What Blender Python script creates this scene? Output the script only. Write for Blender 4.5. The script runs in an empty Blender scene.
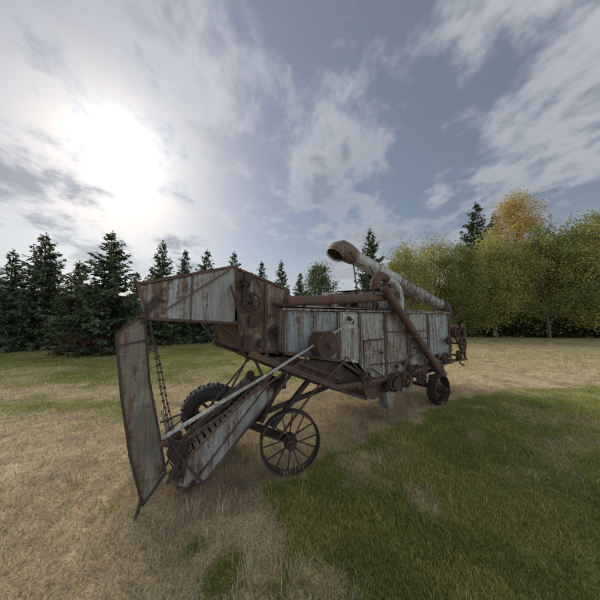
import bpy, math, random
import numpy as np
from mathutils import Vector, Matrix
random.seed(7); rng=np.random.default_rng(7)
scene=bpy.context.scene
scene.view_settings.view_transform='Standard'
scene.view_settings.look='None'
scene.view_settings.exposure=0
# ---------------------------------------------------------------- camera
cam=bpy.data.cameras.new('camera'); camo=bpy.data.objects.new('camera',cam)
scene.collection.objects.link(camo)
cam.sensor_width=36; cam.lens=36*225/600.0; cam.clip_start=.05; cam.clip_end=3000
camo.location=(0,0,1.65); camo.rotation_euler=(math.radians(94.6),0,0)
scene.camera=camo
# ---------------------------------------------------------------- sun / sky
AZ=math.radians(-40.6); EL=math.radians(31)
sd=Vector((math.sin(AZ)*math.cos(EL),math.cos(AZ)*math.cos(EL),math.sin(EL)))
sun=bpy.data.lights.new('sun','SUN'); sun.energy=3.7; sun.angle=math.radians(38); sun.color=(1,.945,.85)
so=bpy.data.objects.new('sun',sun); scene.collection.objects.link(so)
so.rotation_euler=sd.to_track_quat('Z','Y').to_euler(); so.location=sd*50
w=bpy.data.worlds.new('World'); scene.world=w; w.use_nodes=True
nt=w.node_tree; nt.nodes.clear()
class NB:
    def __init__(s,nt): s.nt=nt
    def n(s,t,**k):
        nd=s.nt.nodes.new(t)
        for a,b in k.items(): setattr(nd,a,b)
        return nd
    def l(s,a,b): s.nt.links.new(a,b)
    def math(s,op,a,b=None,c=None,clamp=False):
        nd=s.n('ShaderNodeMath',operation=op,use_clamp=clamp)
        for i,v in enumerate((a,b,c)):
            if v is None: continue
            if isinstance(v,(int,float)): nd.inputs[i].default_value=v
            else: s.l(v,nd.inputs[i])
        return nd.outputs[0]
    def mix(s,f,a,b,bt='MIX'):
        nd=s.n('ShaderNodeMix',data_type='RGBA',blend_type=bt)
        for i,v in ((0,f),(6,a),(7,b)):
            if isinstance(v,(int,float)): nd.inputs[i].default_value=v
            elif isinstance(v,tuple): nd.inputs[i].default_value=(v[0],v[1],v[2],1)
            else: s.l(v,nd.inputs[i])
        return nd.outputs[2]
    def ss(s,v,a,b):
        nd=s.n('ShaderNodeMapRange',interpolation_type='SMOOTHSTEP')
        s.l(v,nd.inputs[0]); nd.inputs[1].default_value=a; nd.inputs[2].default_value=b
        return nd.outputs[0]
    def noise(s,vec,sc,det=5,ro=.6,dist=0.0):
        nd=s.n('ShaderNodeTexNoise'); s.l(vec,nd.inputs['Vector'])
        nd.inputs['Scale'].default_value=sc; nd.inputs['Detail'].default_value=det
        nd.inputs['Roughness'].default_value=ro; nd.inputs['Distortion'].default_value=dist
        return nd.outputs[0]
    def mapv(s,vec,scale=(1,1,1),rot=(0,0,0),loc=(0,0,0)):
        nd=s.n('ShaderNodeMapping'); s.l(vec,nd.inputs[0])
        nd.inputs['Scale'].default_value=scale; nd.inputs['Rotation'].default_value=rot; nd.inputs['Location'].default_value=loc
        return nd.outputs[0]
b=NB(nt)
sky=b.n('ShaderNodeTexSky',sky_type='NISHITA'); sky.sun_disc=False
sky.sun_elevation=EL; sky.sun_rotation=AZ%(2*math.pi); sky.air_density=1.0; sky.dust_density=1.0
tc=b.n('ShaderNodeTexCoord'); sep=b.n('ShaderNodeSeparateXYZ'); b.l(tc.outputs['Generated'],sep.inputs[0])
z=b.math('MAXIMUM',sep.outputs[2],0.0); zz=b.math('ADD',z,.20)
px=b.math('DIVIDE',sep.outputs[0],zz); py=b.math('DIVIDE',sep.outputs[1],zz)
cmb=b.n('ShaderNodeCombineXYZ'); b.l(px,cmb.inputs[0]); b.l(py,cmb.inputs[1])
dn=b.n('ShaderNodeVectorMath',operation='DOT_PRODUCT'); b.l(tc.outputs['Generated'],dn.inputs[0]); dn.inputs[1].default_value=sd
dot=b.math('MAXIMUM',dn.outputs['Value'],0.0)
g1=b.math('POWER',dot,9.0); g2=b.math('POWER',dot,95.0); g3=b.math('POWER',dot,420.0)
v1=b.mapv(cmb.outputs[0],(1.0,.72,1),(0,0,math.radians(40)),(3.1,1.7,0))
n1=b.noise(v1,1.35,6,.60,.25)
v2=b.mapv(cmb.outputs[0],(1.0,.9,1),(0,0,math.radians(-25)),(7.3,2.2,0))
n2=b.noise(v2,4.4,5,.62,.2)
n3=b.noise(cmb.outputs[0],.62,1,.5,0)
m=b.math('ADD',b.math('MULTIPLY',n1,.66),b.math('MULTIPLY',n2,.34))
mask=b.ss(m,.46,.585)
haze=b.ss(z,.40,0.0)
mask2=b.math('ADD',b.math('MULTIPLY',mask,.68),b.math('ADD',.22,b.math('MULTIPLY',haze,.35)),clamp=True)
dark=b.ss(b.math('ADD',b.math('MULTIPLY',n3,.30),b.math('MULTIPLY',m,.70)),.505,.59)
cc=b.mix(dark,(.66,.69,.73),(.34,.375,.435))
cc=b.mix(b.math('MULTIPLY',haze,.7),cc,(.70,.74,.79))
glow=b.math('ADD',b.math('ADD',b.math('MULTIPLY',g1,.22),b.math('MULTIPLY',g2,.45)),b.math('MULTIPLY',g3,2.5))
# unseen clouds behind the camera: extra gain added to light the machine's shaded side
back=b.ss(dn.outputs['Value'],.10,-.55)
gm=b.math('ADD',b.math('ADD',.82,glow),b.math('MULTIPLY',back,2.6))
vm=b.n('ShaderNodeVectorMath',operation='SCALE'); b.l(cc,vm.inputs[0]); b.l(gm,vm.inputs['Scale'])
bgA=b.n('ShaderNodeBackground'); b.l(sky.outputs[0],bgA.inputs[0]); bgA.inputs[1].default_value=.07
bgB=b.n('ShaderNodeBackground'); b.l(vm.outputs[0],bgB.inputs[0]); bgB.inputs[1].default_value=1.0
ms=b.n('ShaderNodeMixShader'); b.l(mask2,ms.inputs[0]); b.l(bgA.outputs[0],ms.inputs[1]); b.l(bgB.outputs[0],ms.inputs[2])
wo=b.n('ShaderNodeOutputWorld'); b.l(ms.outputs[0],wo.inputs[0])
# ---------------------------------------------------------------- materials
def newmat(name):
    m=bpy.data.materials.new(name); m.use_nodes=True; m.node_tree.nodes.clear()
    b=NB(m.node_tree); o=b.n('ShaderNodeOutputMaterial'); p=b.n('ShaderNodeBsdfPrincipled')
    b.l(p.outputs[0],o.inputs[0]); return m,b,p,o
def galv(name,c1,c2,rust=.5,metal=.15,edge=(.14,.078,.047),seed=0.0,wash=.6):
    m,b,p,o=newmat(name); tc=b.n('ShaderNodeTexCoord'); O=b.mapv(tc.outputs['Object'],loc=(seed,seed*1.7,seed*.6))
    big=b.noise(O,2.4,5,.68,.2); fine=b.noise(O,18,4,.75)
    st=b.noise(b.mapv(O,(9,9,.8)),2.0,4,.7,.1)
    st2=b.noise(b.mapv(O,(24,24,1.3),loc=(4,3,1)),2.0,3,.7)
    base=b.mix(b.ss(big,.40,.60),c1,c2)
    base=b.mix(b.math('MULTIPLY',b.ss(st,.40,.62),wash),base,(.145,.108,.078))
    base=b.mix(b.math('MULTIPLY',b.ss(st2,.42,.66),.5),base,tuple(x*.42 for x in c1))
    base=b.mix(b.math('MULTIPLY',b.ss(fine,.55,.75),.3),base,tuple(min(1,x*1.4) for x in c2))
    rm=b.math('ADD',b.math('MULTIPLY',st,.40),b.math('ADD',b.math('MULTIPLY',big,.36),b.math('MULTIPLY',fine,.24)))
    rmask=b.ss(rm,.60-.2*rust,.69-.2*rust)
    rcol=b.mix(b.ss(fine,.35,.65),edge,(.065,.042,.03))
    rcol=b.mix(b.math('MULTIPLY',b.ss(st2,.5,.7),.6),rcol,(.24,.125,.06))
    col=b.mix(b.math('MULTIPLY',rmask,.93),base,rcol)
    b.l(col,p.inputs['Base Color'])
    b.l(b.math('ADD',.5,b.math('MULTIPLY',rmask,.38)),p.inputs['Roughness'])
    b.l(b.math('MULTIPLY',b.math('SUBTRACT',1.0,rmask),metal),p.inputs['Metallic'])
    bp=b.n('ShaderNodeBump'); bp.inputs['Strength'].default_value=.7; bp.inputs['Distance'].default_value=.035
    b.l(b.math('ADD',big,b.math('MULTIPLY',fine,.10)),bp.inputs['Height']); b.l(bp.outputs[0],p.inputs['Normal'])
    return m
def rusty(name,c1,c2,c3):
    m,b,p,o=newmat(name); tc=b.n('ShaderNodeTexCoord'); O=tc.outputs['Object']
    a=b.noise(O,5,5,.75,.2); f=b.noise(O,38,4,.7)
    col=b.mix(b.ss(a,.35,.65),c1,c2); col=b.mix(b.ss(f,.5,.72),col,c3)
    b.l(col,p.inputs['Base Color']); p.inputs['Roughness'].default_value=.82; p.inputs['Metallic'].default_value=.1
    bp=b.n('ShaderNodeBump'); bp.inputs['Strength'].default_value=.45; bp.inputs['Distance'].default_value=.006
    b.l(f,bp.inputs['Height']); b.l(bp.outputs[0],p.inputs['Normal']); return m
M_galv=galv('galvanised_sheet',(.205,.215,.21),(.30,.305,.29),.56,seed=0)
M_galvblue=galv('blue_grey_sheet',(.16,.20,.22),(.24,.275,.29),.52,seed=3.3)
M_galvgreen=galv('weathered_green_sheet',(.115,.115,.09),(.18,.17,.13),.60,.1,seed=6.1)
M_galvrust=galv('half_rusted_sheet',(.20,.195,.18),(.30,.29,.26),.74,seed=8.7)
M_hood=galv('rusted_hood_sheet',(.20,.18,.16),(.28,.25,.21),.86,seed=4.4)
M_light=galv('pale_galvanised',(.34,.34,.32),(.45,.445,.41),.42,seed=5.2,wash=.4)
M_rust=rusty('brown_rust',(.070,.041,.030),(.11,.063,.042),(.038,.026,.021))
M_redrust=rusty('red_rust',(.088,.050,.037),(.13,.070,.048),(.058,.036,.028))
M_dark=rusty('dark_rust',(.034,.025,.022),(.062,.040,.032),(.022,.017,.016))
M_pole=galv('pole_grey',(.31,.31,.29),(.42,.41,.38),.32,.2,seed=2)
M_wood=rusty('grey_wood',(.20,.17,.14),(.30,.26,.21),(.11,.09,.07))
M_rubber=rusty('old_rubber',(.022,.022,.022),(.04,.038,.035),(.085,.075,.065))
def foliage_mat(name,transl=.35):
    m,b,p,o=newmat(name); m.node_tree.nodes.remove(p); at=b.n('ShaderNodeAttribute',attribute_name='col')
    df=b.n('ShaderNodeBsdfDiffuse'); b.l(at.outputs['Color'],df.inputs[0])
    if transl<=0: b.l(df.outputs[0],o.inputs[0]); return m
    tr=b.n('ShaderNodeBsdfTranslucent'); b.l(at.outputs['Color'],tr.inputs[0])
    mx=b.n('ShaderNodeMixShader'); mx.inputs[0].default_value=transl
    b.l(df.outputs[0],mx.inputs[1]); b.l(tr.outputs[0],mx.inputs[2]); b.l(mx.outputs[0],o.inputs[0]); return m
M_leaf=foliage_mat('leaves',.4); M_needle=foliage_mat('needles',0); M_grass=foliage_mat('grass_blades',.3)
M_bark=rusty('bark',(.10,.08,.065),(.16,.13,.10),(.05,.04,.035))
# ---------------------------------------------------------------- numpy noise
def vnoise(x,y,seed=0):
    xi=np.floor(x).astype(np.int64); yi=np.floor(y).astype(np.int64); fx=x-xi; fy=y-yi
    fx=fx*fx*(3-2*fx); fy=fy*fy*(3-2*fy)
    def h(a,c):
        n=(a*374761393+c*668265263+seed*1442695041)&0xffffffff
        n=((n^(n>>13))*1274126177)&0xffffffff
        return ((n^(n>>16))&0xffff)/65535.0
    return (h(xi,yi)*(1-fx)+h(xi+1,yi)*fx)*(1-fy)+(h(xi,yi+1)*(1-fx)+h(xi+1,yi+1)*fx)*fy
def fbm(x,y,seed=0,o=4):
    s=0;a=.5;t=0
    for i in range(o): s=s+a*vnoise(x*2**i,y*2**i,seed+i); t+=a; a*=.5
    return s/t
def sstep(v,a,b):
    t=np.clip((v-a)/(b-a),0,1); return t*t*(3-2*t)
def polysd(x,y,poly):
    d=np.full(x.shape,1e9); ins=np.zeros(x.shape,bool); n=len(poly)
    for i in range(n):
        ax,ay=poly[i]; bx,by=poly[(i+1)%n]; ex,ey=bx-ax,by-ay
        t=np.clip(((x-ax)*ex+(y-ay)*ey)/(ex*ex+ey*ey),0,1)
        d=np.minimum(d,np.hypot(x-ax-t*ex,y-ay-t*ey))
        c=((ay>y)!=(by>y)); xs=ax+(y-ay)*ex/(ey if abs(ey)>1e-9 else 1e-9)
        ins^=(c&(x<xs))
    return np.where(ins,d,-d)
GP=[(-.37,2.40),(.35,2.80),(1.2,3.35),(2.05,4.0),(3.66,5.05),(5.3,5.4),(14,6.5),(30,4),(30,-12),(.6,-8),(.15,0),(-.05,1.45),(-.27,1.98)]
def ground_z(x,y):
    near=np.exp(-(x*x+y*y)/900)
    return (fbm(x*.8,y*.8,5,3)-.5)*.04*near+(fbm(x*5,y*5,9,3)-.5)*.025*near
def green(x,y):
    n=fbm(x*1.6,y*1.6,11); n2=fbm(x*6,y*6,21); n3=fbm(x*.35,y*.35,31)
    d=polysd(x,y,GP)+(n-.5)*.55+(n2-.5)*.35
    g=sstep(d,-.03,.09)*.97
    for (cx,cy,r) in [(1.10,2.13,.15),(.66,2.72,.15),(2.4,3.3,.15),(.1,1.55,.12)]:
        dd=np.hypot(x-cx,(y-cy)); g=g*(1-.7*sstep(r+(n-.5)*.35+(n2-.5)*.3-dd,-.06,.08))
    g=g*(1-.4*sstep(n,.60,.74))
    for (cx,cy,r) in [(-.48,1.60,.15),(-.75,1.75,.08),(-.1,2.2,.12),(-1.6,2.1,.06)]:
        dd=np.hypot(x-cx,y-cy); g=np.maximum(g,.9*sstep(r+(n2-.5)*.2-dd,-.05,.06))
    left=sstep(-x+(y-5)*.25,-.5,1.2)
    lawn=sstep(y+(n-.5)*1.4,5.2,6.4)*left*(.45+.6*sstep(n3*.6+n*.4,.36,.58))
    band=sstep(-x,2.2,3.2)*np.exp(-((y-4.35+(n-.5)*1.0)/.42)**2)*.9
    rf=sstep(x,2,5)*sstep(y,6,9)*(.15+.35*n3)
    far=sstep(y,13,20)*.5
    return np.clip(np.maximum.reduce([g,lawn,band,rf,far*np.ones_like(x)*sstep(n3,.3,.6)]),0,1)
def dirt(x,y):
    ax,ay=-.118,2.561; X=(.8125,.583)
    lx=(x-ax)*X[0]+(y-ay)*X[1]; ly=-(x-ax)*X[1]+(y-ay)*X[0]
    n=fbm(x*2.5,y*2.5,41)
    return sstep(lx,-1.5,-.6)*sstep(lx,5.6,4.8)*sstep(ly+(n-.5)*.7,-.35,.25)*sstep(ly,2.1,1.5)
# ---------------------------------------------------------------- mesh helpers
def link(o,parent=None):
    scene.collection.objects.link(o)
    if parent: o.parent=parent
    return o
def npmesh(name,V,F,col=None,mats=(),matidx=None,smooth=False):
    me=bpy.data.meshes.new(name); V=np.asarray(V,np.float32)
    me.vertices.add(len(V)); me.vertices.foreach_set('co',V.ravel())
    loops=np.concatenate([f.ravel() for f in F]).astype(np.int32)
    sizes=np.concatenate([np.full(len(f),f.shape[1]) for f in F]).astype(np.int32)
    st=np.concatenate([[0],np.cumsum(sizes)[:-1]]).astype(np.int32)
    me.loops.add(len(loops)); me.loops.foreach_set('vertex_index',loops)
    me.polygons.add(len(sizes)); me.polygons.foreach_set('loop_start',st)
    try: me.polygons.foreach_set('loop_total',sizes)
    except Exception: pass
    for m in mats: me.materials.append(m)
    if matidx is not None: me.polygons.foreach_set('material_index',np.asarray(matidx,np.int32))
    me.polygons.foreach_set('use_smooth',np.full(len(sizes),smooth))
    if col is not None:
        a=me.color_attributes.new('col','FLOAT_COLOR','POINT'); c=np.ones((len(V),4),np.float32); c[:,:3]=col
        a.data.foreach_set('color',c.ravel())
    me.update(calc_edges=True); me.validate(); return me
# ---------------------------------------------------------------- ground
def axis(n,lim,fine):
    t=np.linspace(-1,1,n); k=math.asinh(lim/fine); return np.sinh(t*k)*fine
gx=axis(521,900,1.6); gy=axis(521,900,1.6)+3.0
X,Y=np.meshgrid(gx,gy); x=X.ravel(); y=Y.ravel()
C_str=np.array([.60,.495,.32]); C_str2=np.array([.38,.295,.18]); C_gr=np.array([.18,.215,.065]); C_dirt=np.array([.21,.165,.115])
def gcol(x,y):
    g=green(x,y)[:,None]; n=fbm(x*9,y*9,51)[:,None]; n4=fbm(x*2.2,y*2.2,61)[:,None]; d=dirt(x,y)[:,None]
    s=C_str*(1-n4*.5)+C_str2*(n4*.5); s=s*(.7+.6*n)
    soil=sstep(fbm(x*3.1,y*3.1,131,4),.60,.72)[:,None]; s=s*(1-.6*soil)+C_dirt*soil*.6
    gg=C_gr*(.7+.6*n)+np.array([.12,.085,.015])*n4
    c=s*(1-g)+gg*g
    return c*(1-.45*d)+C_dirt*.4*d
zz_=ground_z(x,y); n=len(gx)
i=np.arange(n-1); I,J=np.meshgrid(i,i); k=(J*n+I).ravel()
F=np.stack([k,k+1,k+1+n,k+n],1)
mg,b,p,o=newmat('ground_turf'); at=b.n('ShaderNodeAttribute',attribute_name='col'); tc=b.n('ShaderNodeTexCoord')
f1=b.noise(tc.outputs['Object'],55,4,.8); f2=b.noise(tc.outputs['Object'],3.0,4,.75)
c=b.mix(.9,at.outputs['Color'],b.mix(b.ss(f1,.32,.68),(.45,.42,.37),(1.5,1.45,1.35)),'MULTIPLY')
c=b.mix(.6,c,b.mix(b.ss(f2,.3,.7),(.65,.67,.64),(1.3,1.25,1.15)),'MULTIPLY')
b.l(c,p.inputs['Base Color']); p.inputs['Roughness'].default_value=.95; p.inputs['Specular IOR Level'].default_value=.1
bp=b.n('ShaderNodeBump'); bp.inputs['Strength'].default_value=.9; bp.inputs['Distance'].default_value=.02
b.l(f1,bp.inputs['Height']); b.l(bp.outputs[0],p.inputs['Normal'])
gcolr=gcol(x,y)
link(bpy.data.objects.new('ground',npmesh('ground',np.stack([x,y,zz_],1),[F],gcolr,[mg],smooth=True)))
# ---------------------------------------------------------------- grass blades
N=400000
r=np.exp(rng.uniform(math.log(.7),math.log(17),N)); a=rng.uniform(-1.22,1.22,N)
bx=r*np.sin(a); by=r*np.cos(a)
g=green(bx,by); d=dirt(bx,by)
soil=sstep(fbm(bx*3.1,by*3.1,131,4),.60,.72)
isg=rng.random(N)<g
cl=fbm(bx*14,by*14,71,2)
keep=(rng.random(N)<np.where(isg,.95,.62*(1-.5*d)*(1-.7*soil)))&(cl>np.where(isg,.22,.33))
bx,by,r,g,isg,d,cl=[q[keep] for q in (bx,by,r,g,isg,d,cl)]; N=len(bx)
bz=ground_z(bx,by)
tall=((d>.5)&(fbm(bx*3,by*3,88,2)>.58))|((~isg)&(fbm(bx*4.5,by*4.5,188,2)>.76))
L=np.where(isg,rng.uniform(.016,.042,N),rng.uniform(.02,.07,N))*(1+.03*r)*(.7+.8*cl)*np.where(tall,2.4,1)
wd=np.where(isg,.0023,.0018)*(.7+.42*r)*rng.uniform(.7,1.3,N)
th=rng.uniform(0,2*np.pi,N); lean=np.where(isg,rng.uniform(.15,1.25,N),np.where(tall,rng.uniform(.3,1.0,N),rng.uniform(1.0,1.5,N)))
dx,dy=np.cos(th),np.sin(th); sx,sy=-dy,dx
P0=np.stack([bx,by,bz],1); S=np.stack([sx,sy,0*sx],1)*wd[:,None]*.5
h1=L*.5; l1=lean*.6
D1=np.stack([dx*np.sin(l1),dy*np.sin(l1),np.cos(l1)],1)*h1[:,None]
D2=np.stack([dx*np.sin(lean),dy*np.sin(lean),np.cos(lean)],1)*h1[:,None]
V=np.empty((N,5,3)); up=np.array([0,0,.004])
V[:,0]=P0-S;V[:,1]=P0+S;V[:,2]=P0+D1+S*.8+up;V[:,3]=P0+D1-S*.8+up;V[:,4]=P0+D1+D2+up
base=np.arange(N)*5
Q=np.stack([base,base+1,base+2,base+3],1); T=np.stack([base+3,base+2,base+4],1)
var=rng.random((N,1)); pn=fbm(bx*2.0,by*2.0,99,3)[:,None]
cg=np.array([.215,.265,.078])*(.6+.7*var)+np.array([.24,.19,.09])*(rng.random((N,1))**3)+np.array([.16,.105,.03])*sstep(pn,.40,.66)
cs=np.array([.70,.60,.41])*(.45+.7*var)*(1-.35*d[:,None])
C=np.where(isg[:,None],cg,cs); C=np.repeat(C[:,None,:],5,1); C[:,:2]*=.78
link(bpy.data.objects.new('grass',npmesh('grass',V.reshape(-1,3),[Q,T],C.reshape(-1,3),[M_grass])))
# ---------------------------------------------------------------- foliage builder
def leafquads(P,D,Nn,ln,wd):
    V=np.empty((len(P),4,3)); ln=ln[:,None]; wd=wd[:,None]
    V[:,0]=P;V[:,1]=P+D*ln*.5+Nn*wd*.5;V[:,2]=P+D*ln;V[:,3]=P+D*ln*.5-Nn*wd*.5
    k=np.arange(len(P))*4; return V.reshape(-1,3),np.stack([k,k+1,k+2,k+3],1)
def unit(a): return a/np.maximum(np.linalg.norm(a,axis=1,keepdims=True),1e-9)
def cone_tube(path,rad,ns=7):
    V=[];F=[]
    path=np.array(path,float)
    for i,p in enumerate(path):
        t=path[min(i+1,len(path)-1)]-path[max(i-1,0)]; t=t/np.linalg.norm(t)
        u=np.cross(t,[0,0,1.]) if abs(t[2])<.9 else np.cross(t,[1.,0,0]); u/=np.linalg.norm(u); v=np.cross(t,u)
        for k in range(ns):
            a=2*math.pi*k/ns; V.append(p+rad[i]*(math.cos(a)*u+math.sin(a)*v))
    for i in range(len(path)-1):
        for k in range(ns):
            F.append([i*ns+k,i*ns+(k+1)%ns,(i+1)*ns+(k+1)%ns,(i+1)*ns+k])
    return np.array(V),np.array(F)
def spruce_mesh(seed,H=6.0,R=1.5,tint=(1,1,1)):
    r_=np.random.default_rng(seed); Vs=[];Fs=[];mi=[];Cs=[];off=0
    def add(V,F,m,c):
        nonlocal off
        Vs.append(V);Fs.append(F+off);mi.append(np.full(len(F),m));Cs.append(np.broadcast_to(c,(len(V),3)) if np.ndim(c)<2 else c);off+=len(V)
    V,F=cone_tube([(0,0,-.1),(.02,0,H*.5),(0,0,H*.99)],[H*.018,H*.011,.008]); add(V,F,1,np.array([.1,.08,.06]))
    nl=int(H*6.0)
    for li in range(nl):
        f=(li+.3)/nl
        rl=R*((1-f)**.78)*(1.0 if f>.12 else .85)*r_.uniform(.8,1.12)+.07
        nb=int(6+7*(1-f))
        for bi in range(nb):
            z0=H*(.02+.96*f**.97)+r_.uniform(-.12,.12)*(1-f*.7)
            az=r_.uniform(0,2*math.pi); bl=rl*r_.uniform(.5,1.22)
            if r_.random()<.12: bl*=.4
            dirh=np.array([math.cos(az),math.sin(az),0]); rise=.30-.62*(1-f)+r_.uniform(-.15,.15)
            ts=np.linspace(0,1,7)
            pts=np.array([[dirh[0]*bl*t,dirh[1]*bl*t,z0+bl*(rise*t+.26*t*t-.02)] for t in ts])
            if bl>.35:
                V,F=cone_tube(pts[[0,3,6]],[.010+.006*bl,.008,.004],3); add(V,F,1,np.array([.08,.06,.045]))
            nt_=int(8+bl*34)
            t=r_.uniform(.05,1,nt_)**.8; P=np.stack([np.interp(t,ts,pts[:,k]) for k in range(3)],1)+r_.normal(size=(nt_,3))*.02
            side=np.cross(dirh,[0,0,1.]); s=r_.choice([-1,1],nt_)[:,None]
            D=unit(dirh*r_.uniform(.2,1.0,(nt_,1))+side*s*r_.uniform(.2,1.0,(nt_,1))+np.array([0,0,1.])*r_.uniform(-.95,.25,(nt_,1)))
            Nn=unit(np.cross(D,r_.normal(size=(nt_,3))))
            ln=(.12+.15*bl*(1-t*.6))*r_.uniform(.6,1.3,nt_); wd=ln*r_.uniform(.25,.50,nt_)
            V,F=leafquads(P,D,Nn,ln,wd)
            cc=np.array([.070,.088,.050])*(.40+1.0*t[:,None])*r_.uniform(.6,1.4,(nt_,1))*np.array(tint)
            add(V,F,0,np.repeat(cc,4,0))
    P=np.zeros((24,3)); P[:,2]=r_.uniform(H*.93,H,24); D=unit(np.stack([r_.normal(size=24)*.6,r_.normal(size=24)*.6,np.full(24,.8)],1))
    V,F=leafquads(P,D,unit(np.cross(D,r_.normal(size=(24,3)))),np.full(24,.14),np.full(24,.04)); add(V,F,0,np.array([.05,.08,.045]))
    return npmesh('spruce',np.concatenate(Vs),[np.concatenate(Fs)],np.concatenate(Cs),[M_needle,M_bark],np.concatenate(mi))
def decid_mesh(seed,H,R,ca,cb,nc=70,nl=300,leaf=.11,base=.06,trunks=1):
    r_=np.random.default_rng(seed); Vs=[];Fs=[];mi=[];Cs=[];off=0
    def add(V,F,m,c):
        nonlocal off
        Vs.append(V);Fs.append(F+off);mi.append(np.full(len(F),m));Cs.append(np.broadcast_to(c,(len(V),3)) if np.ndim(c)<2 else c);off+=len(V)
    tb=[]
    for k in range(trunks):
        ox,oy=(r_.uniform(-.3,.3,2) if trunks>1 else (0,0)); lx,ly=r_.uniform(-.25,.25,2)*R*(1 if trunks>1 else .5)
        path=[(ox,oy,-.1),(ox+lx*.2,oy+ly*.2,H*.3),(ox+lx*.6,oy+ly*.6,H*.6),(ox+lx,oy+ly,H*.88)]
        V,F=cone_tube(path,[H*.010+.02,H*.009,H*.006,.012]); add(V,F,1,np.array([.16,.14,.12])); tb.append(path)
    for ci in range(nc):
        u=r_.normal(size=3); u/=np.linalg.norm(u); rr=r_.uniform(.3,1)**.55
        zf=.5+.5*u[2]*rr; wz=math.sin(math.pi*min(1,max(.06,zf*.80+.16)))**.7
        c=np.array([u[0]*rr*R*wz*1.1,u[1]*rr*R*wz*1.1,H*(base+(1-base)*zf*.97)])
        pa=tb[r_.integers(len(tb))]; zt=min(c[2]*.72,H*.8); s=np.array([np.interp(zt,[q[2] for q in pa],[q[k] for q in pa]) for k in range(2)]+[zt])
        mid=(s+c)/2+np.array([0,0,-.1]); V,F=cone_tube([s,mid,c],[.02+.002*H,.014,.006],4); add(V,F,1,np.array([.13,.11,.09]))
        n=int(nl*r_.uniform(.4,1.3)); sg=R*r_.uniform(.12,.24)
        P=c+r_.normal(size=(n,3))*np.array([sg,sg,sg*.75]); D=unit(r_.normal(size=(n,3))+np.array([0,0,-.3])); Nn=unit(np.cross(D,r_.normal(size=(n,3))))
        ln=leaf*r_.uniform(.6,1.5,n); V,F=leafquads(P,D,Nn,ln,ln*.75)
        mxx=np.clip(r_.normal(.5,.28)+r_.normal(size=(n,1))*.18,0,1)
        cc=(np.array(ca)*(1-mxx)+np.array(cb)*mxx)*r_.uniform(.7,1.3,(n,1))
        add(V,F,0,np.repeat(cc,4,0))
    return npmesh('broadleaf',np.concatenate(Vs),[np.concatenate(Fs)],np.concatenate(Cs),[M_leaf,M_bark],np.concatenate(mi))
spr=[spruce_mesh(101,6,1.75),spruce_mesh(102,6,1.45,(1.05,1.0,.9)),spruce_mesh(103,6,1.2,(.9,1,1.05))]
def place(name,me,x,y,H,H0,wide=1.0,rot=0):
    o=bpy.data.objects.new(name,me); s=H/H0; o.scale=(s*wide,s*wide,s); o.rotation_euler=(0,0,rot); o.location=(x,y,-.03); link(o); return o
for (u,dpt,H,v,wd) in [(107,10.6,5.85,0,1.15),(76,12.5,4.9,1,1.1),(160,14,6.6,1,.9),(183,15.5,6.5,2,1.0),(205,15.5,6.5,0,.8),(233,17,6.8,1,.85),
        (261,18,6.3,2,1.0),(281,18.5,6.5,1,.8),(372,20,9.8,1,.85),(482,26,15.6,0,.75),(501,28,15.2,2,1.0),(40,12.5,6.5,0,.95),(8,12,5.4,2,1.1),(-25,12.5,6.5,1,1),
        (135,17,5.2,2,1.1),(222,20,5.8,0,1.0),(560,24,11,1,1),(300,21,6.0,2,1.1)]:
    place('spruce_tree',spr[v],(u-300)/225*dpt,dpt,H,6.0,wd,random.uniform(0,6))
ygr=((.24,.26,.09),(.45,.42,.15)); dkg=((.15,.18,.075),(.32,.33,.11)); orng=((.36,.29,.11),(.52,.38,.13))
dm=[decid_mesh(201,8.5,2.3,*ygr,nc=85,nl=330,trunks=3),decid_mesh(202,9,2.5,*dkg,nc=90,nl=330,trunks=2),decid_mesh(203,12,3.0,*orng,nc=100,nl=420,trunks=2),
    decid_mesh(204,6,1.9,(.07,.09,.04),(.14,.16,.06),nc=60,nl=260,trunks=2,base=.04)]
for (nm,u,dpt,H,v,H0,wd) in [('willow_tree',410,20,8.9,0,8.5,.9),('willow_tree',440,21,9.8,0,8.5,.9),('willow_tree',464,19,8.3,1,9,.8),('willow_tree',492,19.5,9.6,0,8.5,.95),
        ('aspen_tree',525,22,14.8,2,12,.75),('willow_tree',545,19,9.8,1,9,1),('willow_tree',585,19,10.8,0,8.5,1),('pine_tree',321,18.5,6.4,3,6,.8),('willow_tree',608,20,11.5,1,9,.9),('willow_tree',395,24,8,1,9,.9)]:
    place(nm,dm[v],(u-300)/225*dpt,dpt,H,H0,wd,random.uniform(0,6))
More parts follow.
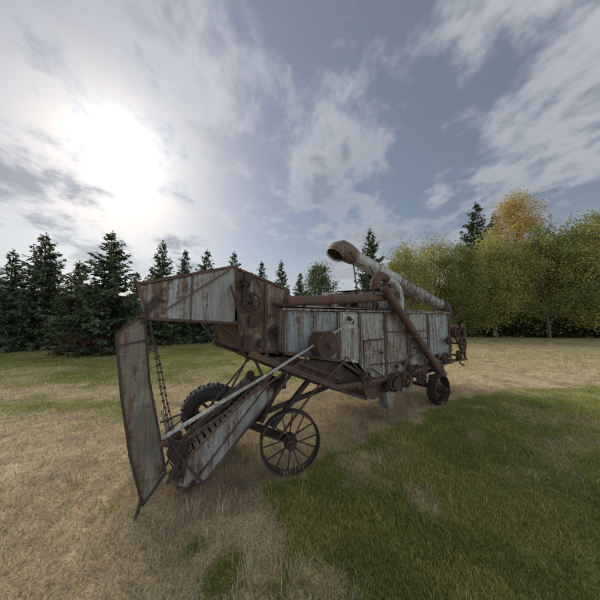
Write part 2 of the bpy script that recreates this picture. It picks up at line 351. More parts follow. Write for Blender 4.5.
def belt(name,pts,h,th,n,ca,cb,leaf,seed):
    r_=np.random.default_rng(seed); pts=np.array(pts,float); seg=np.linalg.norm(np.diff(pts,axis=0),axis=1); cum=np.concatenate([[0],np.cumsum(seg)])
    s=r_.uniform(0,cum[-1],n); X=np.interp(s,cum,pts[:,0]); Y=np.interp(s,cum,pts[:,1])
    hh=h*(.45+.9*fbm(s*.45,s*0+3,seed,3)); z=hh*r_.random(n)**.75
    if cum[-1]<5:
        e=np.sin(np.pi*s/cum[-1])**.6*(.45+1.1*fbm(s*2.3,s*0,seed,3)); z=z*e+r_.normal(size=n)*.06; z=np.abs(z)
    P=np.stack([X+r_.normal(size=n)*th*.4,Y+r_.normal(size=n)*th*.4,z],1)
    D=unit(r_.normal(size=(n,3))); Nn=unit(np.cross(D,r_.normal(size=(n,3)))); ln=leaf*r_.uniform(.6,1.5,n)
    V,F=leafquads(P,D,Nn,ln,ln*.7); mx=fbm(s*.9,z*1.2,seed+5,3)[:,None]
    cc=(np.array(ca)*(1-mx)+np.array(cb)*mx)*r_.uniform(.7,1.3,(n,1))
    link(bpy.data.objects.new(name,npmesh(name,V,[F],np.repeat(cc,4,0),[M_leaf])))
belt('hedge',[(8,20.5),(14,20.8),(20,20),(27,19),(34,16)],1.9,1.0,42000,(.03,.042,.02),(.08,.095,.035),.2,301)
belt('distant_trees',[(-34,17),(-22,19),(-12,22),(-4,25),(6,28),(14,30),(30,30),(44,24)],3.4,1.4,70000,(.045,.055,.03),(.11,.11,.05),.28,302)
belt('shrub',[(-10.6,10.4),(-9.5,10.1),(-8.3,10.4)],.85,.55,5500,(.11,.045,.035),(.13,.10,.06),.08,303)
rx=np.linspace(-500,500,120); hz=4+5*fbm(rx*.01,rx*0,77,3)
Vr=np.concatenate([np.stack([rx,0*rx+330,0*rx-2],1),np.stack([rx,0*rx+420,hz+2],1)]); k=np.arange(119)
mh,b,p,o=newmat('stubble_field'); tc=b.n('ShaderNodeTexCoord'); b.l(b.mix(b.noise(tc.outputs['Object'],.03,4),(.22,.15,.09),(.34,.27,.15)),p.inputs['Base Color']); p.inputs['Roughness'].default_value=1
link(bpy.data.objects.new('hill',npmesh('hill',Vr,[np.stack([k,k+1,k+121,k+120],1)],None,[mh],smooth=True)))
# ================================================================= THRESHING MACHINE
root=bpy.data.objects.new('threshing_machine',None); scene.collection.objects.link(root)
root.location=(-.118,2.561,0); root.rotation_euler=(0,0,math.radians(35.66))
dtex=bpy.data.textures.new('dents','CLOUDS'); dtex.noise_scale=.28; dtex.noise_depth=2
class PB:
    def __init__(s): s.V=[];s.F=[]
    def add(s,V,F):
        o=len(s.V); s.V+= [tuple(v) for v in V]; s.F+=[[i+o for i in f] for f in F]
    def box(s,c,sz,R=None):
        x,y,z=[q/2 for q in sz]; P=[Vector(q) for q in [(-x,-y,-z),(x,-y,-z),(x,y,-z),(-x,y,-z),(-x,-y,z),(x,-y,z),(x,y,z),(-x,y,z)]]
        if R is not None: P=[R@q for q in P]
        s.add([Vector(c)+q for q in P],[(0,3,2,1),(4,5,6,7),(0,1,5,4),(1,2,6,5),(2,3,7,6),(3,0,4,7)])
    def beam(s,a,b,w,h,up=(0,1,0)):
        a=Vector(a);b=Vector(b);t=(b-a); L=t.length; t.normalize(); u=Vector(up); u=(u-t*u.dot(t))
        if u.length<1e-3: u=Vector((0,0,1)) if abs(t.z)<.9 else Vector((1,0,0)); u=u-t*u.dot(t)
        u.normalize(); v=t.cross(u); R=Matrix((t,u,v)).transposed(); s.box((a+b)/2,(L,w,h),R)
    def angle(s,a,b,w=.04,t=.006,up=(0,1,0)):
        s.beam(a,b,t,w,up); a=Vector(a);b=Vector(b);d=(b-a).normalized();u=Vector(up);u=(u-d*u.dot(d)).normalized();v=d.cross(u)
        s.beam(a+v*(w/2+t*.5)+u*w*.4,b+v*(w/2+t*.5)+u*w*.4,w*.9,t,up)
    def tube(s,path,r,n=14,cap=True):
        path=[Vector(p) for p in path]
        if isinstance(r,(int,float)): r=[r]*len(path)
        V=[];F=[];pu=None
        for i,p in enumerate(path):
            t=(path[min(i+1,len(path)-1)]-path[max(i-1,0)]).normalized()
            if pu is None: pu=Vector((0,0,1)) if abs(t.z)<.9 else Vector((1,0,0))
            u=(pu-t*pu.dot(t)).normalized(); pu=u; v=t.cross(u)
            for k in range(n):
                a=2*math.pi*k/n; V.append(p+r[i]*(math.cos(a)*u+math.sin(a)*v))
        for i in range(len(path)-1):
            for k in range(n): F.append((i*n+k,i*n+(k+1)%n,(i+1)*n+(k+1)%n,(i+1)*n+k))
        if cap: F.append(tuple(range(n))[::-1]); F.append(tuple((len(path)-1)*n+k for k in range(n)))
        s.add(V,F)
    def cyl(s,c,ax,r,L,n=24,cap=True):
        c=Vector(c);ax=Vector(ax).normalized(); s.tube([c-ax*L/2,c+ax*L/2],r,n,cap)
    def plate(s,poly,y0,y1):
        n=len(poly); V=[(x,y0,z) for x,z in poly]+[(x,y1,z) for x,z in poly]
        F=[tuple(range(n)),tuple(range(n,2*n))[::-1]]+[(i,(i+1)%n+0,(i+1)%n+n,i+n)[::-1] for i in range(n)]
        s.add(V,F)
    def ring(s,c,ro,ri,w,M,n=40):
        V=[];F=[]
        for k in range(n):
            a=2*math.pi*k/n; ca,sa=math.cos(a),math.sin(a)
            for (rr,yy) in ((ro,-w/2),(ro,w/2),(ri,w/2),(ri,-w/2)): V.append(Vector(c)+M@Vector((rr*ca,yy,rr*sa)))
        for k in range(n):
            for j in range(4): F.append((k*4+j,k*4+(j+1)%4,((k+1)%n)*4+(j+1)%4,((k+1)%n)*4+j))
        s.add(V,F)
    def obj(s,name,mat,smooth=False,bev=0,dent=0):
        me=bpy.data.meshes.new(name); me.from_pydata([tuple(v) for v in s.V],[],[tuple(f) for f in s.F]); me.materials.append(mat)
        import bmesh
        bm=bmesh.new(); bm.from_mesh(me); bmesh.ops.recalc_face_normals(bm,faces=bm.faces); bm.to_mesh(me); bm.free()
        o=link(bpy.data.objects.new(name,me),root)
        if smooth or dent:
            me.polygons.foreach_set('use_smooth',[True]*len(me.polygons)); 
            try: me.set_sharp_from_angle(angle=math.radians(35))
            except Exception: pass
        if bev:
            m=o.modifiers.new('b','BEVEL'); m.width=bev; m.segments=1; m.limit_method='ANGLE'
        if dent:
            m=o.modifiers.new('s','SUBSURF'); m.subdivision_type='SIMPLE'; m.levels=4; m.render_levels=4
            m=o.modifiers.new('d','DISPLACE'); m.texture=dtex; m.strength=dent; m.mid_level=.5; m.direction='Y'; m.texture_coords='LOCAL'
        return o
def jit(a): return random.uniform(-a,a)
seams=[0,.44,.86,1.30,1.95,2.65,3.42,4.42]
def zb(x): return float(np.interp(x,[0,.86,1.3,1.5,1.9,4.42],[1.26,1.08,.98,.74,.70,.68]))
mats=[M_galvblue,M_galvblue,M_light,M_galv,M_galvrust,M_galv,M_galvblue]
for i in range(7):
    a,c=seams[i]+.006,seams[i+1]-.006; P=PB(); xs=np.linspace(a,c,5)
    poly=[(q,zb(q)) for q in xs]+[(c,1.735),(a,1.735)]
    yo=.105+jit(.004); P.plate(poly,yo,yo+.006); P.obj('side_sheet_%d'%(i+1),mats[i],dent=.022)
    P=PB(); P.plate(poly,1.45,1.456); P.obj('far_side_sheet_%d'%(i+1),mats[(i+3)%7])
P=PB()
for i,sx_ in enumerate(seams):
    P.angle((sx_,.085,zb(sx_)-.03),(sx_+jit(.006),.085,1.75),.022,.008,(0,-1,0))
    P.beam((sx_,1.475,zb(sx_)-.03),(sx_,1.475,1.75),.03,.035)
P.obj('side_ribs',M_hood)
P=PB()
P.beam((-.05,.08,1.755),(4.46,.08,1.765),.035,.028); P.beam((-.05,1.48,1.755),(4.46,1.48,1.765),.035,.05)
P.obj('top_rails',M_galvrust,bev=.004)
P=PB()
P.beam((1.45,.07,.69),(4.5,.07,.665),.05,.065); P.beam((1.45,1.48,.69),(4.5,1.48,.665),.05,.075)
P.beam((-.45,.06,1.29),(.78,.06,.74),.045,.065); P.beam((-.45,1.44,1.29),(.78,1.44,.74),.045,.075)
P.beam((.78,.06,.74),(1.5,.06,.69),.045,.06)
P.beam((0,.07,1.25),(.88,.07,1.07),.03,.04); P.beam((.88,.07,1.07),(1.48,.07,.72),.03,.04)
P.beam((1.95,.078,1.42),(3.4,.078,1.40),.012,.022)
P.obj('frame_rails',M_rust,bev=.004)
P=PB()
for i,sx_ in enumerate(seams):
    for k in range(9):
        for dx_ in (-.028,.03):
            zc=zb(sx_)+.05+(1.68-zb(sx_))*k/8
            P.cyl((sx_+dx_,.09,zc),(0,1,0),.006,.016,7)
for k in range(60): P.cyl((.03+k*.074,.09,1.715),(0,1,0),.005,.016,6)
P.obj('rivets',M_dark)
P=PB(); P.plate([(1.40,.86),(1.86,.86),(1.86,1.30),(1.40,1.30)],.082,.094); P.plate([(2.75,.9),(3.3,.9),(3.3,1.25),(2.75,1.25)],.08,.094); P.obj('side_door',M_galvrust)
P=PB(); P.beam((1.38,.075,1.31),(1.88,.075,1.31),.012,.02); P.beam((2.73,.073,1.26),(3.32,.073,1.26),.012,.02); P.cyl((1.8,.06,1.1),(0,1,0),.015,.05); P.cyl((2.8,.06,1.1),(0,1,0),.015,.05); P.obj('door_hinges',M_dark)
P=PB(); P.plate([(.9,1.12),(1.27,1.05),(1.27,1.50),(.9,1.50)],.078,.092); P.obj('patch_plate',M_galv)
P=PB(); ny=9
for i in range(6):
    x0=-.04+i*.755; x1=x0+.75; V=[];F=[]
    for xx in (x0,x1):
        for k in range(ny):
            yy=.045+(1.47)*k/(ny-1); V.append((xx,yy,1.785+.06*math.sin(math.pi*k/(ny-1))+.004*(i%2)))
    for k in range(ny-1): F.append((k,k+1,ny+k+1,ny+k))
    P.add(V,F)
P.obj('roof_sheets',M_galv,True)
P=PB()
for i in range(7):
    xx=-.04+i*.755
    for k in range(6):
        y0=.05+1.46*k/6; y1=.05+1.46*(k+1)/6; f=lambda q:1.80+.06*math.sin(math.pi*(q-.045)/1.47)
        P.beam((xx,y0,f(y0)),(xx,y1,f(y1)),.03,.015,(1,0,0))
P.obj('roof_straps',M_rust)
P=PB(); P.box((-.005,.78,1.5),(.008,1.34,.5)); P.box((4.43,.78,1.22),(.008,1.34,1.06)); P.obj('end_sheets',M_galvrust)
P=PB()
bel=[(-.38,1.24),(.1,1.18),(.9,1.03),(1.45,.70),(4.3,.655),(4.25,.50),(2.9,.52),(2.5,.46),(1.2,.60),(.72,.70),(.1,.98)]
P.plate(bel,.17,.18); P.plate(bel,1.37,1.38)
bot=[(-.38,1.24),(.1,.98),(.72,.70),(1.2,.60),(2.5,.46),(2.9,.52),(4.25,.50)]
for (a,c) in zip(bot[:-1],bot[1:]): P.add([(a[0],.18,a[1]),(c[0],.18,c[1]),(c[0],1.37,c[1]),(a[0],1.37,a[1])],[(0,1,2,3)])
P.obj('belly_pan',M_dark)
P=PB()
for k in range(8):
    t=k/7; x0=-.3+1.0*t; P.beam((x0,.165,1.20-.42*t),(x0+.12,.165,1.24-.36*t),.012,.03)
P.beam((.2,.15,1.12),(.95,.15,.80),.02,.04); P.beam((1.3,.15,.62),(3.9,.15,.56),.02,.05)
P.obj('belly_stiffeners',M_rust)
P=PB(); P.cyl((1.75,.78,.62),(0,1,0),.27,1.2,36); P.obj('cleaning_fan_housing',M_rust,True)
Rr=Matrix.Identity(3)
def pulley(P,c,r,w=.07,spokes=5,ax=(0,1,0),yaw=0):
    M=Matrix.Rotation(yaw,3,'Z'); P.ring(c,r,r*.88,w,M,32); c=Vector(c)
    P.cyl(c,M@Vector((0,1,0)),r*.22,w*1.5,14)
    for k in range(spokes):
        a=2*math.pi*k/spokes+.3; d=M@Vector((math.cos(a),0,math.sin(a))); P.beam(c+d*r*.15,c+d*r*.9,.02,.022,M@Vector((0,1,0)))
P=PB()
pulley(P,(2.02,.0,.60),.14,.08); pulley(P,(2.32,-.02,.60),.12,.07); pulley(P,(2.62,.02,.74),.08,.05); pulley(P,(3.95,.0,.80),.12,.06)
pulley(P,(4.2,.02,1.15),.09,.05); pulley(P,(1.35,.02,.78),.09,.05); pulley(P,(2.9,.02,.55),.10,.05)
for q in [(2.02,.60),(2.32,.60),(2.62,.74),(3.95,.80),(4.2,1.15),(1.35,.78),(2.9,.55)]: P.cyl((q[0],.1,q[1]),(0,1,0),.018,.32,10)
P.obj('belt_pulleys',M_rust,True)
P=PB(); P.cyl((2.02,-.055,.60),(0,1,0),.10,.02,20); P.cyl((.49,-.10,1.33),(0,1,0),.14,.03,28); P.obj('pulley_discs',M_dark,True)
P=PB(); P.cyl((.49,.0,1.33),(0,1,0),.15,.17,30); P.ring((.49,-.10,1.33),.165,.145,.03,Rr,32); P.cyl((.49,-.13,1.33),(0,1,0),.035,.12,14); P.cyl((.49,.3,1.33),(0,1,0),.025,.5,12)
P.obj('main_drive_pulley',M_rust,True)
P=PB(); P.plate([(1.95,.50),(2.2,.48),(2.16,.16),(2.05,.14)],.12,.30); P.obj('grain_spout',M_galv)
P=PB(); P.plate([(2.45,.55),(2.9,.55),(2.8,.32),(2.5,.34)],.14,.6); P.obj('lower_spout',M_galvrust)
P=PB()
for k in range(34):
    x0=random.uniform(1.4,4.3); z0=random.uniform(.48,.92)
    kk=k%4
    if kk==0: P.tube([(x0,.05,z0),(x0+jit(.35),.03+jit(.03),z0+jit(.18))],.010,7)
    elif kk==1: P.box((x0,.055,z0),(.05+random.random()*.06,.04,.05+random.random()*.08),Matrix.Rotation(jit(.5),3,'Y'))
    elif kk==2: P.cyl((x0,.03,z0),(0,1,0),random.uniform(.02,.05),.05,14)
    else: P.beam((x0,.045,.66),(x0+jit(.06),.04,z0-.1),.012,.03)
P.tube([(1.5,.03,.95),(2.3,.02,.9),(3.0,.03,1.02)],.009,6); P.tube([(3.1,.04,.72),(3.15,.02,.95),(3.12,.04,1.1)],.012,6)
P.obj('side_fittings',M_dark,True)
# ---- top works
P=PB(); P.tube([(.02,.12,1.85),(.7,.12,1.90),(1.4,.12,1.95),(1.98,.12,2.0)],.062,20)
for xx in (.05,.75,1.5): P.cyl((xx,.12,1.85+(xx-.02)*.0765),(1,0,.0765),.072,.03,20)
P.obj('auger_tube',M_redrust,True)
P=PB(); 
for xx in (.3,1.1,1.8): P.beam((xx,.12,1.76),(xx,.12,1.9),.05,.03)
P.obj('auger_brackets',M_dark)
P=PB(); gb=[(1.62,1.84),(2.6,1.84),(2.6,2.17),(1.62,2.12)]
P.plate(gb,.42,.426); P.plate(gb,1.0,1.006); P.box((1.62,.713,1.98),(.006,.57,.27)); P.box((2.6,.713,2.0),(.006,.57,.32))
P.obj('grain_bin_sides',M_galvrust)
P=PB(); P.add([(1.56,.38,2.125),(2.66,.38,2.18),(2.66,1.05,2.21),(1.56,1.05,2.15)],[(0,1,2,3)])
P.plate([(1.25,1.90),(1.75,1.95),(1.75,1.99),(1.25,1.94)],.30,.9)
P.obj('grain_bin_lid',M_galv)
P=PB(); 
for xx in (1.63,2.1,2.59): P.beam((xx,.41,1.82),(xx,.41,2.12),.015,.03)
P.beam((1.6,.408,1.97),(2.62,.408,2.0),.012,.03)
P.obj('grain_bin_frame',M_dark)
P=PB(); dE=Vector((3.60-1.72,0,.58-2.20)).normalized()
a0=Vector((1.78,-.02,2.15)); a1=Vector((3.60,-.02,.58)); P.tube([a0,a1],.068,16)
for t in (.02,.33,.66,.97):
    c=a0.lerp(a1,t); P.tube([c-dE*.02,c+dE*.02],.079,16)
P.tube([a1-dE*.05,a1+dE*.12],[.095,.095],14)
P.obj('diagonal_elevator_tube',M_redrust,True)
P=PB(); pts=[]
for k in range(10):
    a=math.radians(200-k*17); pts.append((1.86+.2*math.cos(a)*1.0,.06,2.18+.16*math.sin(a)))
P.tube(pts,.072,16); P.obj('elevator_head_elbow',M_rust,True)
P=PB(); pts=[(2.05,.25,2.26),(2.2,.22,2.34),(2.38,.2,2.32),(2.52,.18,2.2),(2.58,.18,2.0),(2.6,.2,1.8)]
P.tube(pts,.075,16); P.obj('grain_elbow',M_light,True)
P=PB(); P.cyl((1.86,.05,2.16),(0,1,0),.075,.16,24); P.cyl((1.86,-.06,2.16),(0,1,0),.03,.1,14); P.cyl((2.3,.1,2.05),(0,1,0),.075,.1,20); P.obj('elevator_head_bearing',M_dark,True)
p0=Vector((1.98,.78,2.86)); p1=Vector((4.62,.32,1.95)); dv=(p1-p0).normalized()
P=PB(); pm=p0.lerp(p1,.46); P.tube([p0,pm],.145,24); P.obj('stacker_pipe_outer',M_light,True)
P=PB(); P.tube([pm-dv*.1,p1],.128,24); P.obj('stacker_pipe_inner',M_galv,True)
P=PB()
for t,rr in ((0.01,.155),(.22,.150),(.45,.155),(.62,.134),(.8,.134),(.985,.15)):
    c=p0.lerp(p1,t); P.tube([c-dv*.010,c+dv*.010],rr,24)
P.obj('stacker_pipe_bands',M_rust,True)
P=PB(); P.tube([p1-dv*.02,p1+dv*.12,(4.82,.33,1.80),(4.86,.36,1.6),(4.86,.4,1.35)],[.155,.165,.17,.18,.19],20); P.obj('stacker_elbow',M_dark,True)
P=PB(); pts=[p0+dv*.03,p0-dv*.14+Vector((0,0,.01)),p0-dv*.28,p0-dv*.38+Vector((0,0,-.06)),p0-dv*.44+Vector((0,0,-.16))]
P.tube(pts,[.16,.185,.195,.185,.165],24,cap=False); P.tube([pts[-1],pts[-1]+(pts[-1]-pts[-2]).normalized()*.02],.175,24,cap=False)
P.obj('stacker_hood',M_hood,True)
P=PB(); c=p0-dv*.25; P.tube([c+Vector((0,-.2,-.05)),c+Vector((.1,-.21,-.25)),c+Vector((.4,-.2,-.28))],.012,6); P.tube([p0.lerp(p1,.1)+Vector((0,-.15,-.1)),(2.5,.5,2.2)],.012,6)
P.beam((2.62,.5,1.85),(2.75,.62,2.45),.03,.03); P.beam((2.62,.95,1.85),(2.75,.78,2.45),.03,.03); P.beam((2.7,.5,2.40),(2.75,.85,2.42),.03,.03)
P.tube([(1.7,.45,2.12),(1.9,.7,2.72)],.012,6)
P.obj('stacker_pipe_cradle',M_dark)
P=PB(); P.cyl((4.88,.62,.98),(0,1,0),.40,.5,36); P.obj('stacker_fan_housing',M_dark,True)
P=PB(); P.box((4.66,.8,1.25),(.42,1.1,.62)); P.plate([(4.46,1.55),(5.25,1.45),(5.3,1.30),(4.46,1.35)],.15,.28); P.obj('straw_rear_hopper',M_rust,bev=.01)
P=PB(); pulley(P,(4.72,.05,1.32),.14,.07); pulley(P,(5.08,.06,1.02),.17,.07); pulley(P,(4.75,.03,.78),.12,.06); pulley(P,(5.3,.1,1.4),.1,.05)
P.cyl((4.72,.3,1.32),(0,1,0),.02,.5,10); P.cyl((5.08,.3,1.02),(0,1,0),.02,.5,10); P.cyl((4.75,.3,.78),(0,1,0),.02,.5,10)
P.beam((4.45,.1,.68),(5.4,.1,.62),.05,.06); P.beam((5.3,.1,.62),(5.35,.1,1.5),.04,.05); P.beam((4.5,.12,1.5),(5.35,.12,.7),.03,.03); P.beam((4.9,.08,.6),(5.5,.2,.42),.03,.03)
P.obj('rear_drive_gear',M_rust,True)
# ---- wheels
def steel_wheel(name,c,r,w,yaw,ns,mat,tilt=0):
    P=PB(); M=Matrix.Rotation(yaw,3,'Z')@Matrix.Rotation(tilt,3,'X'); c=Vector(c)
    P.ring(c,r,r-.014,w,M,56); P.ring(c,r-.014,r-.03,w*.25,M,56)
    ax=M@Vector((0,1,0)); P.cyl(c,ax,.055,w*1.9,18); P.cyl(c,ax,.075,w*.5,18); P.cyl(c-ax*w,ax,.03,w*.6,12)
    for k in range(ns):
        a=2*math.pi*(k+.3)/ns; d=M@Vector((math.cos(a),0,math.sin(a))); sgn=1 if k%2 else -1
        P.tube([c+ax*sgn*w*.55+d*.04,c+d*(r-.02)],.0085,6)
    return P.obj(name,mat,True)
steel_wheel('front_wheel',(.0,-.02,.325),.325,.10,math.radians(-24),14,M_dark)
steel_wheel('rear_wheel',(3.42,-.06,.275),.275,.17,math.radians(-3),10,M_dark)
steel_wheel('rear_wheel_far',(3.45,1.62,.275),.275,.17,0,10,M_dark)
P=PB(); P.cyl((3.42,-.05,.275),(0,1,0),.15,.03,28); P.obj('rear_wheel_disc',M_rust,True)
P=PB(); V=[];F=[]; R0,rt=.285,.095; c=Vector((-.54,1.02,.42)); M=Matrix.Rotation(math.radians(-22),3,'Z')@Matrix.Rotation(math.radians(8),3,'X')
for i in range(48):
    a=2*math.pi*i/48
    for k in range(12):
        q=2*math.pi*k/12; rr=R0+rt*math.cos(q)*.95; V.append(c+M@Vector((rr*math.cos(a),rt*1.25*math.sin(q),rr*math.sin(a))))
for i in range(48):
    for k in range(12): F.append((i*12+k,i*12+(k+1)%12,((i+1)%48)*12+(k+1)%12,((i+1)%48)*12+k))
P.add(V,F)
for i in range(40):
    a=2*math.pi*i/40; d=M@Vector((math.cos(a),0,math.sin(a))); ax=M@Vector((0,1,0)); s=1 if i%2 else -1
    P.beam(c+d*.376-ax*.005*s,c+d*.345+ax*.10*s,.03,.03,d)
P.obj('front_tyre_far',M_rubber,True)
P=PB(); P.ring(c,.21,.185,.15,M,40); P.cyl(c,M@Vector((0,1,0)),.06,.2,16)
for k in range(8):
    a=2*math.pi*k/8; d=M@Vector((math.cos(a),0,math.sin(a))); P.beam(c+d*.04,c+d*.20,.02,.03,M@Vector((0,1,0)))
P.obj('front_rim_far',M_rust)
P=PB()
P.beam((.0,.05,.325),(-.50,1.0,.41),.06,.07,(0,0,1)); P.beam((3.45,0,.275),(3.45,1.6,.275),.06,.07,(0,0,1))
P.beam((3.45,.2,.3),(3.3,.2,.66),.06,.05); P.beam((3.45,1.3,.3),(3.3,1.3,.66),.06,.05)
P.beam((-.05,.3,.36),(.55,.3,.86),.05,.06); P.beam((-.1,.5,.36),(.25,.5,.92),.05,.06); P.beam((-.3,.95,.36),(.55,1.2,.86),.05,.06)
P.box((.1,.75,.75),(.35,.5,.10)); P.box((-.1,.62,.55),(.14,.14,.4))
P.beam((-.1,.62,.40),(1.35,.72,.52),.05,.06); P.beam((.55,.1,.80),(1.45,.1,.44),.03,.04)
P.obj('axles_and_bolster',M_dark,bev=.004)
# ---- feeder hood
P=PB(); P.plate([(-1.40,1.94),(-.98,2.075),(-.98,1.63),(-1.31,1.65)],.303,.309); P.plate([(-.975,2.077),(-.57,2.21),(-.51,2.2),(-.53,1.60),(-.975,1.63)],.299,.305)
P.obj('feeder_side_front',M_galv,dent=.022)
P=PB(); P.plate([(-1.40,1.94),(-.57,2.21),(.17,2.0),(.13,1.22),(-.46,1.30),(-.53,1.60),(-1.31,1.65)],1.2,1.206); P.obj('feeder_side_far',M_galvrust)
P=PB(); P.plate([(-.505,2.2),(-.16,2.10),(-.17,1.70),(-.50,1.74)],.302,.308); P.plate([(-.155,2.098),(.17,2.0),(.155,1.66),(-.165,1.70)],.298,.304); P.obj('feeder_side_rear',M_hood)
P=PB(); P.plate([(-.50,1.73),(.155,1.65),(.13,1.22),(-.46,1.30)],.305,.311); P.plate([(.17,1.98),(.17,1.22),(-.0,1.2),(0,1.26)],.31,.316); P.obj('feeder_lower_box',M_hood)
P=PB()
for (a,c) in (((-1.42,1.955),(-.57,2.225)),((-.57,2.225),(.18,2.015))):
    P.add([(a[0],.29,a[1]),(c[0],.29,c[1]),(c[0],1.22,c[1]),(a[0],1.22,a[1])],[(0,1,2,3)])
P.add([(-1.41,.295,1.945),(-1.32,.295,1.645),(-1.32,1.2,1.645),(-1.41,1.2,1.945)],[(0,1,2,3)])
P.obj('feeder_top_sheet',M_galv)
P=PB(); P.add([(-1.31,.31,1.66),(-.52,.31,1.61),(-.52,1.2,1.61),(-1.31,1.2,1.66)],[(0,1,2,3)]); P.add([(-.52,.31,1.61),(-.44,.31,1.31),(-.44,1.2,1.31),(-.52,1.2,1.61)],[(0,1,2,3)])
for k in range(9): P.beam((-1.28+k*.09,.31,1.642-.005*k),(-1.28+k*.09,1.2,1.642-.005*k),.03,.02,(0,0,1))
P.obj('feeder_floor',M_rust)
P=PB(); y=.285
E=[((-1.42,1.95),(-.57,2.22)),((-.57,2.22),(.18,2.01)),((-1.33,1.645),(-.52,1.595)),((-.5,1.735),(.16,1.655)),((-.47,1.29),(.15,1.215)),((-.53,2.2),(-.47,1.29)),((.17,2.0),(.14,1.2)),((-1.41,1.95),(-1.32,1.64)),((-.16,2.1),(-.165,1.27)),((-1.28,1.66),(-.6,2.18)),((-.978,2.07),(-.978,1.63))]
for j,(a,c) in enumerate(E):
    th_=.018 if j<9 else .009
    P.beam((a[0],y-.001*j,a[1]),(c[0],y-.001*j,c[1]),.012,th_*1.4)
P.beam((-1.41,.29,1.95),(-1.41,1.2,1.95),.03,.03); P.beam((-.52,.28,1.60),(-.52,1.22,1.60),.04,.04)
P.obj('feeder_edge_irons',M_rust)
P=PB()
pulley(P,(-.46,.235,2.03),.075,.04,4); pulley(P,(-.36,.24,1.83),.11,.03,5); pulley(P,(-.05,.24,1.47),.085,.04,4)
P.cyl((-.46,.27,2.03),(0,1,0),.018,.2,10); P.cyl((-.36,.27,1.83),(0,1,0),.018,.2,10); P.cyl((-.05,.27,1.47),(0,1,0),.018,.2,10)
P.box((-.43,.26,1.93),(.06,.04,.28)); P.box((-.40,.25,2.13),(.09,.05,.07)); P.box((-.32,.26,1.62),(.12,.05,.12))
P.cyl((-.41,.23,2.10),(0,1,0),.055,.06,20); P.box((-.40,.25,1.38),(.10,.05,.16)); P.cyl((-.22,.24,1.36),(0,1,0),.05,.05,16)
P.tube([(-.6,.24,2.0),(-.48,.23,1.6),(-.4,.23,1.35)],.012,8); P.tube([(-.3,.25,2.1),(-.2,.24,1.9),(-.22,.24,1.6)],.010,8)
P.obj('feeder_drive_gear',M_dark,True)
# ---- hanging feeder carrier
P=PB(); ch=[(-1.54,1.51),(-1.47,1.60),(-1.35,1.67),(-1.29,1.1),(-1.20,.65),(-1.13,.26),(-1.29,.06),(-1.40,.5),(-1.48,1.0)]
P.plate(ch,.303,.311); P.obj('carrier_side_near',M_galvgreen,dent=.024)
P=PB(); P.plate(ch,1.19,1.198); P.obj('carrier_side_far',M_galvrust)
P=PB()
for a,c in zip(ch,ch[1:]+ch[:1]): P.beam((a[0],.296,a[1]),(c[0],.296,c[1]),.016,.018)
P.beam((-1.50,.288,1.42),(-1.31,.288,1.46),.008,.014)
P.beam((-1.45,.31,1.6),(-1.45,1.2,1.6),.03,.03); P.beam((-1.28,.31,.1),(-1.28,1.2,.1),.03,.03); P.beam((-1.36,.2,1.665),(-1.36,1.25,1.665),.03,.03)
P.tube([(-1.36,.26,1.66),(-1.34,.25,1.76),(-1.28,.26,1.84),(-1.2,.27,1.8)],.012,8)
P.beam((-1.37,.27,1.60),(-1.22,.27,1.92),.02,.03)
P.obj('carrier_edge_irons',M_dark)
P=PB()
for k in range(16):
    t=k/15; xx=float(np.interp(t,[0,.35,.7,1],[-1.52,-1.46,-1.385,-1.29])); zz2=1.48-1.38*t; P.beam((xx,.33,zz2),(xx,1.19,zz2),.035,.02,(1,0,0))
P.obj('carrier_slats',M_wood)
def chain(P,path,step=.032):
    path=[Vector(q) for q in path]; cum=[0]
    for a,c in zip(path[:-1],path[1:]): cum.append(cum[-1]+(c-a).length)
    n=int(cum[-1]/step)
    def at(s):
        for i in range(len(path)-1):
            if s<=cum[i+1] or i==len(path)-2: return path[i].lerp(path[i+1],(s-cum[i])/(cum[i+1]-cum[i]))
    for k in range(n):
        a=at(k*step); c=at(k*step+step*.8); P.beam(a,c,.020 if k%2 else .008,.010 if k%2 else .022)
P=PB()
chain(P,[(-1.31,.27,1.62),(-1.25,.25,1.3),(-1.20,.24,1.0),(-1.13,.24,.7),(-1.06,.25,.45),(-1.0,.26,.3)])
chain(P,[(-1.30,.5,1.6),(-1.2,.5,1.2),(-1.12,.5,.8),(-1.02,.5,.4)],.04)
chain(P,[(-1.0,.36,.42),(-.6,.36,.62),(-.2,.36,.90)])
P.obj('carrier_chains',M_dark)
# ---- lower arm (folded trough)
arm=[(-1.04,.10),(-.93,.04),(-.79,.05),(-.01,.75),(-.19,.90),(-1.0,.29)]
P=PB(); P.plate(arm,.303,.311); P.obj('trough_side_near',M_galv,dent=.02)
P=PB(); P.plate(arm,.74,.748); P.obj('trough_side_far',M_galvrust)
P=PB()
for a,c in zip(arm,arm[1:]+arm[:1]): P.beam((a[0],.297,a[1]),(c[0],.297,c[1]),.018,.018)
P.beam((-.95,.288,.03),(-.12,.288,.86),.01,.012)
for xz in ((-1.02,.2),(-.1,.82),(-.9,.08)): P.cyl((xz[0],.52,xz[1]),(0,1,0),.022,.6,12)
for xz in ((-1.0,.38),(-.16,.9)):
    for yy in (.36,.7): P.cyl((xz[0],yy,xz[1]),(0,1,0),.06,.025,10)
P.beam((-.2,.28,.86),(.12,.28,1.2),.025,.04); P.beam((-.02,.27,.74),(.3,.27,1.05),.025,.04); P.beam((-.1,.28,.8),(-.35,.28,1.30),.02,.03)
P.obj('trough_edge_irons',M_rust)
P=PB()
for k in range(17):
    t=k/16; q=Vector((-1.0,.325,.20)).lerp(Vector((-.1,.325,.80)),t); P.beam(q,q+Vector((0,.41,jit(.01))),.05,.018,(1,0,.66))
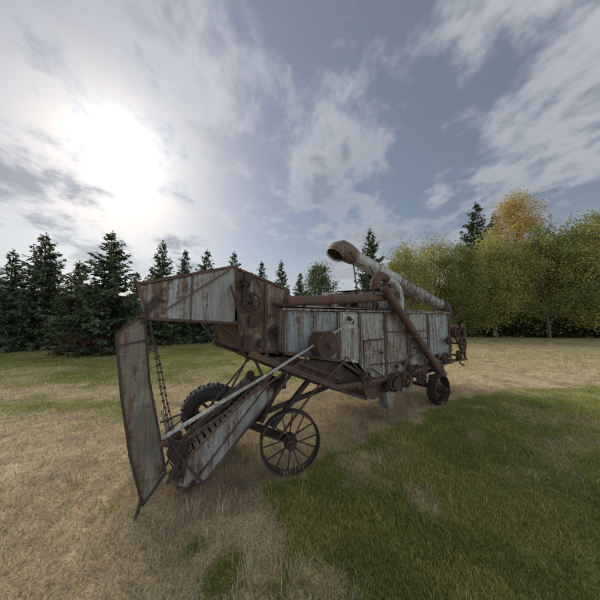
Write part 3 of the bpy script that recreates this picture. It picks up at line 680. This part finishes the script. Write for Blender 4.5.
P.add([(-1.0,.32,.12),(-.06,.32,.74),(-.06,.74,.74),(-1.0,.74,.12)],[(0,1,2,3)])
P.obj('trough_slats',M_dark)
P=PB()
P.cyl((-1.06,.25,.45),(0,1,0),.075,.03,16); P.cyl((-1.0,.6,.33),(0,1,0),.02,.8,10); P.cyl((-1.06,.26,.25),(0,1,0),.05,.03,14)
P.tube([(-1.2,.2,.75),(-1.05,.15,.8),(-.95,.17,.65),(-.97,.22,.4),(-1.0,.25,.15)],.010,8)
P.tube([(-1.18,.24,.3),(-1.02,.2,.55),(-.8,.2,.72),(-.6,.2,.78)],.012,8)
P.tube([(-1.15,.22,.62),(-.95,.2,.28),(-.82,.2,.1)],.012,8)
P.tube([(-1.30,.29,.12),(-1.34,.26,-.01)],.015,8); P.tube([(-1.1,.3,.5),(-1.1,1.2,.5)],.015,8)
P.beam((-1.12,.23,.2),(-.94,.23,.55),.012,.035); P.beam((-1.14,.22,.55),(-.9,.22,.50),.012,.03)
P.tube([(-.9,.25,1.62),(-.78,.2,1.45),(-.62,.2,1.36),(-.42,.2,1.3)],.010,8); P.tube([(-.75,.25,1.6),(-.6,.2,1.5),(-.4,.2,1.18)],.010,8)
P.tube([(-.36,.2,1.3),(-.62,.22,.85),(-.7,.25,.68)],.012,8); P.tube([(-.3,.3,1.25),(-.9,.3,.62)],.010,8)
for k in range(16):
    a=(-1.08+jit(.14),.25+random.random()*.45,.12+random.random()*.5); P.tube([a,(a[0]+jit(.1)+.08,a[1]+jit(.2),a[2]+jit(.25))],.006,6)
P.obj('linkage_rods',M_dark,True)
P=PB(); P.tube([(-1.20,.0,.70),(-.4,.0,1.012),(.3,0,1.30),(1.08,.0,1.615)],.017,12); P.obj('long_pipe',M_pole,True)
P=PB(); P.beam((-1.2,-.0,.66),(-1.1,.28,.5),.03,.03); P.tube([(-1.0,.06,.62),(.35,.06,1.2)],.011,8); P.beam((1.06,-.01,1.58),(1.08,.1,1.66),.05,.03)
P.tube([(-.1,.05,.36),(.42,.05,.78),(.9,.05,1.05)],.014,8); P.tube([(.62,.04,.78),(.95,.03,1.12),(1.34,.02,.8)],.012,8)
P.obj('tie_rods',M_rust,True)
